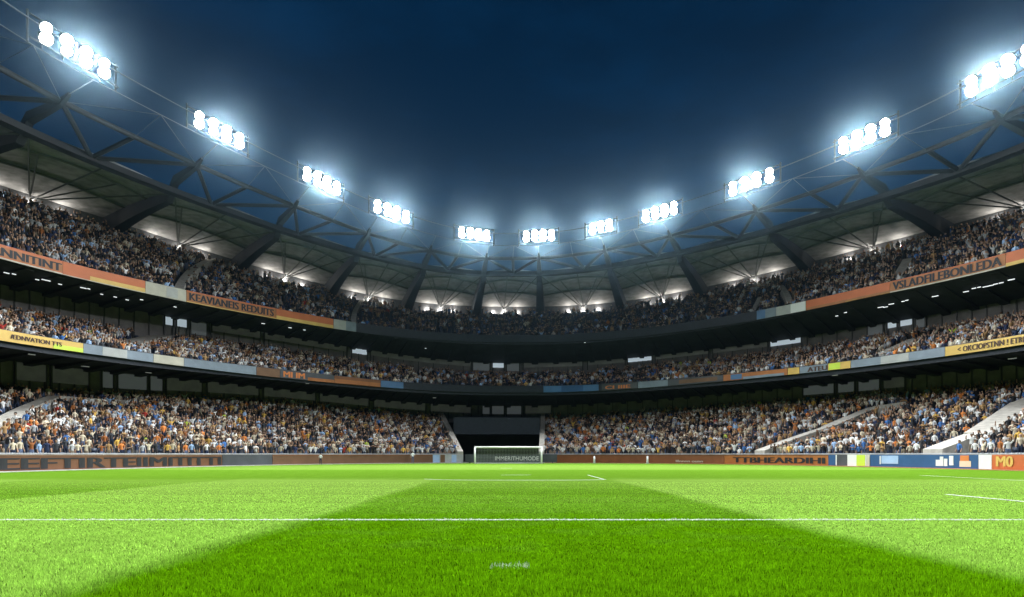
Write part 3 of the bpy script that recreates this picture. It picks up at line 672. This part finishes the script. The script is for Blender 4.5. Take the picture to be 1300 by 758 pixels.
Mf('brown and blue panel on the middle right balcony', 918.5, 1000, M['umber'], parts=[('panel',.12,.30,.1,.9,M['mblue']),('stripe',.32,.95,.0,.4,M['slate'])])
Mf('narrow beige panel on the middle right balcony', 1000.5, 1015, M['yellow'])
Mf('slate panel with brown letters on the middle right balcony', 1015.5, 1051, M['slate'], texts=[('ATEU',.3,.98,.1,.8,M['dletter'])])
Mf('small yellow and lime panel on the middle right balcony', 1051.5, 1080, M['yellow'], parts=[('panel',.05,.55,.05,.95,M['lime'])])
Mf('long grey panel on the middle right balcony', 1080.5, 1200, M['slate'], parts=[('panel',.35,.65,.02,.98,M['greyb'])])
Mf('yellow panel with small dark letters on the middle right balcony', 1200.5, 1345, M['yellow'], texts=[('< OKCIOPSTNN ! ETRE',.13,.75,.22,.80,M['dletter'])])

# ------------------------------------------------------------------ goal
GY = 76.; gx0, gx1, gh = (603-650)/F*GY, (687.5-650)/F*GY, 1.1+9.2*GY/F
gr = empty('football_goal', ((gx0+gx1)/2, GY, 0)); tag(gr, 'white football goal with a grey net in front of the dark tunnel', 'goal')
hw = (gx1-gx0)/2
for s in (-1,1):
    mb = MB(); mb.tube([(s*hw,0,0),(s*hw,0,gh)], .11, 12); mb.build('post', M['white'], gr, True)
mb = MB(); mb.tube([(-hw-.07,0,gh),(hw+.1,0,gh)], .11, 12); mb.build('crossbar', M['white'], gr, True)
mb = MB(); dep = 1.9
for s in (-1,1):
    mb.tube([(s*hw,.05,gh),(s*hw,dep*.5,gh-.05),(s*hw,dep,.03)], .03, 6); mb.tube([(s*hw,dep,.03),(s*hw,.05,.03)], .03, 6)
mb.tube([(-hw,dep,.03),(hw,dep,.03)], .03, 6); mb.build('net_frame', M['galv'], gr)
mb = MB()
def net(p0,p1,p2,p3,nu,nv):
    p0,p1,p2,p3 = map(Vector,(p0,p1,p2,p3))
    for i in range(nu+1): mb.tube([p0.lerp(p1,i/nu),p3.lerp(p2,i/nu)], .012, 4, cap=False)
    for j in range(nv+1): mb.tube([p0.lerp(p3,j/nv),p1.lerp(p2,j/nv)], .012, 4, cap=False)
net((-hw,dep*.5,gh-.05),(hw,dep*.5,gh-.05),(hw,dep,.03),(-hw,dep,.03),44,11)
net((-hw,.05,gh),(hw,.05,gh),(hw,dep*.5,gh-.05),(-hw,dep*.5,gh-.05),44,5)
for s in (-1,1): net((s*hw,.05,gh),(s*hw,dep*.5,gh-.05),(s*hw,dep,.03),(s*hw,.05,.03),7,11)
mb.build('net', M['net'], gr)
# dark board behind the goal, across the tunnel mouth
bx = [(592-650)/F*82,(706-650)/F*82]; root = empty('advert_board', (sum(bx)/2, 80.2, 0)); tag(root, 'dark grey board with white lettering behind the goal net', 'advert board', GP)
mb = MB(); hw2 = (bx[1]-bx[0])/2; mb.box((0,0,.62), (2*hw2,.1,1.0)); mb.build('panel', M['charc'], root)
v, f = text_mesh('IMMERITHUMODE'); mb = MB(); mb.v = [(-hw2*.35+a*hw2*.95,-.056,.35+b*.5) for a,b in v]; mb.f = f; mb.m = [0]*len(f); mb.build('lettering', M['wletter'], root)
mb = MB()
for s in (-1,1): mb.box((s*hw2*.9,.1,.06),(.12,.5,.12))
mb.build('foot', M['steel_l'], root)
# small white posts in front of the brown board
for x, lab in ((754.5,'small white marker post nearest the goal before the brown board'),(822,'white marker post by the middle of the dark brown board')):
    t = t_at(x, -1.0); p = P(t,-1.0,0); root = empty('marker_post', tuple(p)); tag(root, lab, 'marker post', 'marker posts at the pitch edge')
    mb = MB(); mb.tube([(0,0,.05),(0,0,.9)], [.14,.10], 10); mb.build('post', M['white'], root, True)
    mb = MB(); mb.tube([(0,0,0),(0,0,.06)], [.26,.2], 12); mb.build('base', M['greyb'], root, True)

# ------------------------------------------------------------------ people
SKINM = bpy.data.materials.new('skin'); HAIRM = bpy.data.materials.new('hair'); SHIRTM = bpy.data.materials.new('shirt'); TROUM = bpy.data.materials.new('trousers'); SHOEM = mat('shoes',(.04,.04,.04),.6)
def objinfo(m, kind, ramp=None):
    m.use_nodes = True; nt = m.node_tree; b = nt.nodes['Principled BSDF']; oi = nt.nodes.new('ShaderNodeObjectInfo'); b.inputs['Roughness'].default_value = .8; b.inputs['Specular IOR Level'].default_value = .15
    if kind == 'color': nt.links.new(oi.outputs['Color'], b.inputs['Base Color'])
    else:
        r = nt.nodes.new('ShaderNodeValToRGB'); r.color_ramp.interpolation = 'CONSTANT'
        while len(r.color_ramp.elements) < len(ramp): r.color_ramp.elements.new(.5)
        for i,(p,c) in enumerate(ramp): r.color_ramp.elements[i].position = p; r.color_ramp.elements[i].color = (*c,1)
        nt.links.new(oi.outputs['Random'], r.inputs[0]); nt.links.new(r.outputs[0], b.inputs['Base Color'])
SK = [(.36,.23,.165),(.31,.19,.13),(.22,.125,.08),(.40,.28,.21),(.10,.055,.035)]
objinfo(SKINM,'r',[(0,SK[0]),(.3,SK[1]),(.55,SK[3]),(.8,SK[2]),(.92,SK[4])])
objinfo(SHIRTM,'color'); objinfo(HAIRM,'color')
objinfo(TROUM,'r',[(0,(.02,.03,.06)),(.35,(.03,.03,.035)),(.6,(.09,.12,.2)),(.8,(.18,.15,.11)),(.93,(.10,.10,.10))])
def skeleton(pose):
    J = {'pel':(0,0,.95,.135,.10),'wai':(0,0,1.10,.125,.095),'che':(0,0,1.30,.155,.105),'nb':(0,.01,1.45,.085,.075),'nk':(0,0,1.52,.052,.055),'hd':(0,-.01,1.62,.082,.098),'tp':(0,0,1.70,.07,.085)}
    E = [('pel','wai'),('wai','che'),('che','nb'),('nb','nk'),('nk','hd'),('hd','tp')]
    arms = {'down':[(.245,.02,1.14),(.25,-.07,.90),(.25,-.10,.80)], 'up':[(.29,-.02,1.60),(.25,-.08,1.85),(.24,-.10,1.95)],
            'clap':[(.25,-.08,1.18),(.09,-.30,1.25),(.03,-.36,1.31)], 'cheer':[(.33,-.03,1.30),(.30,-.16,1.54),(.28,-.19,1.63)],
            'hip':[(.30,.06,1.18),(.17,-.04,1.02),(.14,-.08,.98)]}
    pl, pr = {'down':('down','down'),'up':('up','up'),'clap':('clap','clap'),'one':('up','down'),'cheer':('cheer','cheer'),'hip':('hip','down'),'sit':('clap','clap')}[pose]
    for s, n, a in ((1,'L',arms[pl]),(-1,'R',arms[pr])):
        rs = [(.165*s,.0,1.40,.062,.06)]+[(p[0]*s,p[1],p[2],r,r) for p,r in zip(a,(.045,.034,.038))]
        for i,q in enumerate(rs): J[f'a{n}{i}'] = q
        E += [('che',f'a{n}0')]+[(f'a{n}{i}',f'a{n}{i+1}') for i in range(3)]
        lg = [(.095*s,0,.86,.088,.09),(.105*s,-.01,.49,.058,.06),(.11*s,.02,.10,.042,.045),(.115*s,-.13,.045,.042,.035)]
        for i,q in enumerate(lg): J[f'l{n}{i}'] = q
        E += [('pel',f'l{n}0')]+[(f'l{n}{i}',f'l{n}{i+1}') for i in range(3)]
    if pose == 'sit':
        for k in list(J):
            x,y,z,a,b = J[k]
            if k[0] == 'l':
                i = int(k[2]); J[k] = (x,(0,-.40,-.38,-.52)[i]+.0,(.50,.50,.10,.045)[i],a,b)
            else: J[k] = (x,y,z-.43,a,b)
    return J, E
def person_mesh(pose, sub):
    J, E = skeleton(pose); keys = list(J); me = bpy.data.meshes.new('p'); me.from_pydata([J[k][:3] for k in keys], [(keys.index(a),keys.index(b)) for a,b in E], [])
    ob = bpy.data.objects.new('p', me); COL.objects.link(ob); md = ob.modifiers.new('s','SKIN'); md.use_smooth_shade = True; md.branch_smoothing = .3
    sk = me.skin_vertices[0].data
    for i,k in enumerate(keys): sk[i].radius = J[k][3:5]; sk[i].use_root = (k == 'pel')
    if sub:
        s = ob.modifiers.new('u','SUBSURF'); s.levels = sub; s.render_levels = sub
    dg = bpy.context.evaluated_depsgraph_get(); out = bpy.data.meshes.new_from_object(ob.evaluated_get(dg)); bpy.data.objects.remove(ob); bpy.data.meshes.remove(me)
    # which bone each face belongs to: skin / shirt / trousers / shoes
    segs = [(np.array(J[a][:3]),np.array(J[b][:3]),a,b,(J[a][3]+J[b][3])/2) for a,b in E]; reg = []
    for p in out.polygons:
        c = np.array(p.center); best = None
        for A,B,a,b,r in segs:
            t = np.clip(np.dot(c-A,B-A)/np.dot(B-A,B-A),0,1); dd = np.linalg.norm(c-(A+(B-A)*t))/r
            if best is None or dd < best[0]: best = (dd,a,b,t)
        _,a,b,t = best
        if b in ('nk','hd','tp'): g = 0
        elif b[0] == 'a' and b[2] in '23': g = 0
        elif b[0] == 'l': g = 3 if b[2] == '3' else 2
        elif b == 'wai' and t < .3: g = 2
        else: g = 1
        reg.append(g)
    return out, np.array(reg)
def hair_mesh(long, dz=0.):
    bm = bmesh.new(); bmesh.ops.create_icosphere(bm, subdivisions=2, radius=1)
    for v in bm.verts:
        x,y,z = v.co; v.co = (x*.098, y*.115+.012, z*.10+1.665)
        if long and v.co.z < 1.66 and v.co.y > 0: v.co.z -= .16; v.co.y += .02
    geom = [v for v in bm.verts if v.co.y < -.03 and v.co.z < 1.70]; bmesh.ops.delete(bm, geom=geom, context='VERTS')
    if not long:
        bmesh.ops.delete(bm, geom=[v for v in bm.verts if v.co.z < 1.60], context='VERTS')
    for v in bm.verts: v.co.z += dz
    me = bpy.data.meshes.new('hair'); bm.to_mesh(me); bm.free(); me.materials.append(HAIRM); me.polygons.foreach_set('use_smooth',[True]*len(me.polygons)); return me
POSES = ['down','up','clap','one','cheer','hip']
HI = {}; LOW = {}
for ps in POSES+['sit']:
    me, rg = person_mesh(ps, 1); me.materials.clear()
    for m in (SKINM,SHIRTM,TROUM,SHOEM): me.materials.append(m)
    me.polygons.foreach_set('material_index', rg.astype(np.int32)); me.polygons.foreach_set('use_smooth',[True]*len(rg)); me.name = 'person'; HI[ps] = me
    lo, rl = person_mesh(ps, 0); nv = len(lo.vertices); v = np.empty(nv*3); lo.vertices.foreach_get('co', v)
    nl = len(lo.loops); li = np.empty(nl, np.int32); lo.loops.foreach_get('vertex_index', li)
    lt = np.empty(len(lo.polygons), np.int32); lo.polygons.foreach_get('loop_total', lt)
    fz = np.array([p.center[2] for p in lo.polygons]); fy = np.array([p.center[1] for p in lo.polygons]); top = v.reshape(-1,3)
    hz_ = 1.66-(.43 if ps == 'sit' else 0); rl = rl.copy(); rl[(rl == 0)&(fz > hz_-.10)&((fy > .02)|(fz > hz_+.03))&(np.abs(np.array([p.center[0] for p in lo.polygons]))<.15)] = 4
    LOW[ps] = (top.copy(), li, lt, rl); bpy.data.meshes.remove(lo)
print('person verts', {k:(len(HI[k].vertices), len(LOW[k][0])) for k in HI})
HAIR = {(l,s): hair_mesh(l, -.43 if s else 0) for l in (0,1) for s in (0,1)}
PAL = [('white',(.66,.66,.65)),('cream',(.55,.48,.36)),('pale grey',(.38,.39,.40)),('black',(.012,.013,.016)),('charcoal',(.04,.043,.05)),('navy',(.02,.03,.07)),('orange',(.55,.19,.05)),('rust brown',(.26,.095,.03)),('tan',(.36,.22,.10)),('amber yellow',(.58,.36,.08)),('blue',(.05,.14,.36)),('pale blue',(.30,.44,.66)),('dark brown',(.07,.04,.025)),('red',(.38,.04,.03)),('lime',(.42,.55,.06))]
PW = {'l':np.array([22,22,12,24,15,5,5,5,8,5,4,5,7,.5,.7]), 'm':np.array([11,15,19,19,16,6,2.5,2.5,5,2,3,6,5,.3,.2]), 'u':np.array([4,4,18,26,28,13,.5,.8,1.5,.3,2.5,4,6,.1,.1])}
HAIRC = [('black',(.012,.01,.009)),('dark brown',(.035,.02,.012)),('brown',(.10,.055,.025)),('blond',(.36,.24,.10)),('grey',(.25,.25,.25))]
people = []; seats = []
for k in 'lmu':
    q = TIER[k]; n = q['rows']; step = (q['db']-q['df'])/n
    for r in range(n):
        f = r/n; d = q['df']+(q['db']-q['df'])*f+step*.42
        X, Y = plan(T, d); s = np.concatenate([[0],np.cumsum(np.hypot(np.diff(X),np.diff(Y)))])
        m = int(s[-1]/.66); ss = (np.arange(m)+.5)*.66; tt = np.interp(ss, s, T)
        xs, ysx = plan(tt, d); zz = H(q['zf']*(1-f)+q['zb']*f, tt); ix = np.where(ysx > 5, CX+F*xs/np.maximum(ysx,5), -9e3)
        iy = HOR-F*(zz+1-CH)/np.maximum(ysx,5)
        for j in range(m):
            if ix[j] < -130 or ix[j] > 1430 or iy[j] < -60: continue
            if k == 'l' and TUN[1]-.012 < tt[j] < TUN[0]+.012: continue
            p = np.array([xs[j],ysx[j],zz[j]]); skip = False
            for pl,P3,w,lift in AIS[k]:
                dd = np.hypot(P3[:,0]-p[0],P3[:,1]-p[1])
                if dd.min() < w*.5+.42: skip = True; break
            if skip: continue
            people.append((k, r, j, p, ix[j], iy[j], float(tt[j])))
print('seats', len(people))
chosen = []
cph = rng.uniform(0,6.28,(16,4)); cfr = rng.normal(0,1,(16,4,2))
def field(i, t, r):                 # smooth noise over a stand: friends sit together
    return sum(math.sin(cfr[i,j,0]*t*55+cfr[i,j,1]*r*.55+cph[i,j]) for j in range(4))/4
for (k,r,j,p,ix,iy,t) in people:
    c = abs(ix-650)/650
    if k == 'l': den = .90
    elif k == 'm': den = .55+.4*min(1,max(0,(c-.15)/.35))
    else: den = .40+.48*min(1,max(0,(c-.2)/.5))
    present = random.random() < den-.22*max(0,field(15,t,r))
    seats.append((p, t, present))
    if present: chosen.append((k,r,j,p,ix,iy,t))
# front-most, largest 300 inside the frame become individuals
vis = [i for i,a in enumerate(chosen) if a[0] == 'l' and 4 < a[4] < 1296 and a[1] < 12]
vis.sort(key=lambda i: chosen[i][3][1]+0.35*chosen[i][1]); ind = set(vis[:300])
ORD = ['front','second','third','fourth','fifth','sixth','seventh','eighth','ninth','tenth','eleventh','twelfth','thirteenth','fourteenth','fifteenth','sixteenth','seventeenth','eighteenth','nineteenth','twentieth']
ORD2 = ['first']+ORD[1:]+['twenty-'+x for x in ['first']+ORD[1:9]]
POSET = {'down':'standing','up':'both arms raised','clap':'clapping','one':'one arm raised','cheer':'fists up','hip':'hand on hip','sit':'seated'}
order = {}
for i in vis:
    a = chosen[i]; side = 'L' if a[4] < 650 else 'R'; order.setdefault((side,a[1]), []).append(i)
for key, l in order.items(): l.sort(key=lambda i: chosen[i][4], reverse=(key[0] == 'R'))
rank = {i:(key,l.index(i)) for key,l in order.items() for i in l}
def facing(p, t):
    X0, Y0 = plan(t, 0); X1, Y1 = plan(t, 10); v = np.array([X0-X1, Y0-Y1]); tgt = np.array([0,40])-p[:2]; v = v/np.linalg.norm(v)+.35*tgt/np.linalg.norm(tgt)
    return math.atan2(v[1], v[0])+math.pi/2
def make_person(pose, loc, rz, sc, shirt, hair, label, group, longh=0):
    o = bpy.data.objects.new('person', HI[pose]); COL.objects.link(o); o.location = loc; o.rotation_euler = (0,0,rz); o.scale = (sc,sc,sc); o.color = (*shirt,1)
    h = bpy.data.objects.new('hair', HAIR[(longh, int(pose == 'sit'))]); COL.objects.link(h); h.parent = o; h.color = (*hair,1)
    return tag(o, label, 'person', group)
CR = {ps:[] for ps in LOW}
for i,(k,r,j,p,ix,iy,t) in enumerate(chosen):
    w_ = PW[k].astype(float)
    if k == 'u' and 430 < ix < 930: w_[[0,1,2,6,7,9]] *= .22  # darker clothes in the centre stand in for its dimmer light
    if k == 'm' and 540 < ix < 830: w_[[0,1,2,6,9]] *= .3
    w_ = w_*np.exp(np.array([1.5*field(q,t,r) for q in range(15)]))
    pi = random.choices(range(len(PAL)), w_)[0]; hi = random.choices(range(5), [5,5,4,2,1.2])[0]
    pose = random.choices(POSES+['sit'], [6,1.6,3,1.6,2,1,2.5] if r > 1 else [6,1.6,3,1.6,2,1,0])[0]
    sc = random.gauss(1.04,.05)*(.97 if pose != 'sit' else 1); yaw = facing(p,t)+random.gauss(0,.35)
    pp = (p[0]+random.gauss(0,.05), p[1]+random.gauss(0,.05), p[2])
    if i in ind:
        (side,row),n_ = rank[i]; jit = random.uniform(.85,1.15); c = tuple(min(1,x*jit) for x in PAL[pi][1])
        lab = f"{PAL[pi][0]} shirt, {POSET[pose]}, {ORD[row]} row of {'left' if side=='L' else 'right'} lower stand, {ORD2[n_] if n_ < len(ORD2) else n_+1} from photo edge"
        make_person(pose, pp, yaw, sc, c, HAIRC[hi][1], lab, 'spectators in the lower stand', int(random.random()<.3))
    else: CR[pose].append((*pp, yaw, sc, pi, hi))
# everyone else: one crowd mesh
vs, lis, lts, cols = [], [], [], []; off = 0
palA = np.array([c for _,c in PAL]); hairA = np.array([c for _,c in HAIRC]); skA = np.array(SK); trA = np.array([(.02,.03,.06),(.03,.03,.035),(.09,.12,.2),(.18,.15,.11)])
for ps, lst in CR.items():
    if not lst: continue
    A = np.array(lst); n = len(A); v, li, lt, rg = LOW[ps]; nv = len(v)
    ca, sa = np.cos(A[:,3]), np.sin(A[:,3]); s = A[:,4]; wx = s*rng.uniform(.92,1.15,n)
    x = v[None,:,0]*wx[:,None]; y = v[None,:,1]*s[:,None]; z = v[None,:,2]*s[:,None]
    q = np.stack([x*ca[:,None]-y*sa[:,None]+A[:,0:1], x*sa[:,None]+y*ca[:,None]+A[:,1:2], z+A[:,2:3]],2)
    vs.append(q.reshape(-1,3)); lis.append((li[None,:]+(np.arange(n)*nv)[:,None]).ravel()+off); off += n*nv
    lts.append(np.tile(lt,n))
    tab = np.stack([skA[rng.choice(5,n,p=[.32,.28,.16,.14,.10])], palA[A[:,5].astype(int)]*rng.uniform(.75,1.2,(n,1)), trA[rng.integers(0,4,n)], np.full((n,3),.04), hairA[A[:,6].astype(int)]],1)
    cols.append(tab[:,rg].reshape(-1,3))
vs = np.concatenate(vs); lis = np.concatenate(lis); lts = np.concatenate(lts); cols = np.concatenate(cols)
me = bpy.data.meshes.new('crowd'); me.vertices.add(len(vs)); me.vertices.foreach_set('co', vs.astype(np.float32).ravel())
me.loops.add(len(lis)); me.loops.foreach_set('vertex_index', lis.astype(np.int32)); me.polygons.add(len(lts)); me.polygons.foreach_set('loop_start', np.concatenate([[0],np.cumsum(lts)[:-1]]).astype(np.int32))
me.update(); at = me.attributes.new('tint','FLOAT_COLOR','FACE'); at.data.foreach_set('color', np.concatenate([cols,np.ones((len(cols),1))],1).astype(np.float32).ravel())
me.polygons.foreach_set('use_smooth', np.ones(len(lts),bool))
cm = mat('crowd clothing',(.2,.2,.2),.8,spec=.15); an = cm.node_tree.nodes.new('ShaderNodeAttribute'); an.attribute_name = 'tint'; cm.node_tree.links.new(an.outputs['Color'], cm.node_tree.nodes['Principled BSDF'].inputs['Base Color'])
me.materials.append(cm); cro = bpy.data.objects.new('crowd', me); COL.objects.link(cro)
tag(cro, 'dense crowd of spectators filling all three tiers of the stadium', 'crowd', kind='stuff')
print('crowd', sum(len(l) for l in CR.values()), 'verts', len(vs), 'individuals', len(ind))
# seats: one object
sv = []; 
for z0,z1,y0,y1 in ((.36,.42,-.20,.20),(.42,.80,.18,.24)):
    for z in (z0,z1):
        for x,y in ((-.22,y0),(.22,y0),(.22,y1),(-.22,y1)): sv.append((x,y,z))
sv = np.array(sv); sf = []
for b in (0,8):
    for f in ((3,2,1,0),(4,5,6,7),(0,1,5,4),(1,2,6,5),(2,3,7,6),(3,0,4,7)): sf.append([b+x for x in f])
sf = np.array(sf)
A = np.array([(*p, facing(p,t)) for p,t,pr in seats if not pr]); n = len(A); ca, sa = np.cos(A[:,3]), np.sin(A[:,3])
q = np.stack([sv[None,:,0]*ca[:,None]-sv[None,:,1]*sa[:,None]+A[:,0:1], sv[None,:,0]*sa[:,None]+sv[None,:,1]*ca[:,None]+A[:,1:2], sv[None,:,2]+A[:,2:3]],2).reshape(-1,3)
fi = (sf.ravel()[None,:]+(np.arange(n)*16)[:,None]).ravel()
me = bpy.data.meshes.new('empty_seats'); me.vertices.add(n*16); me.vertices.foreach_set('co', q.astype(np.float32).ravel()); me.loops.add(n*48); me.loops.foreach_set('vertex_index', fi.astype(np.int32))
me.polygons.add(n*12); me.polygons.foreach_set('loop_start', (np.arange(n*12)*4).astype(np.int32)); me.update(); me.materials.append(M['seat'])
so_ = bpy.data.objects.new('empty_seats', me); COL.objects.link(so_); tag(so_, 'dark blue empty seats between the spectators', 'seats', kind='stuff')
# two people by the pitch
for x, d, pose, shirt, lab in ((407,-1.6,'down',(.82,.84,.88),'smaller person in a white top and dark trousers standing farther left by the brown board'),
                         (524,-1.2,'hip',(.85,.87,.9),'taller person in white standing by the end of the brown board near the goal')):
    t = t_at(x,d); p = P(t,d,0.004); make_person(pose, tuple(p), .25, .70 if x < 500 else .86, shirt, (.02,.015,.01), lab, None)

# ------------------------------------------------------------------ render settings
vsn = scene.view_settings; vsn.view_transform = 'Standard'; vsn.look = 'None'; vsn.gamma = 1; vsn.use_curve_mapping = False; vsn.exposure = EXPO
cy = scene.cycles; cy.use_denoising = True; cy.max_bounces = 5; cy.diffuse_bounces = 2; cy.glossy_bounces = 2; cy.transmission_bounces = 2; cy.volume_bounces = 0
cy.sample_clamp_indirect = 4; cy.use_light_tree = True; cy.caustics_reflective = False; cy.caustics_refractive = False
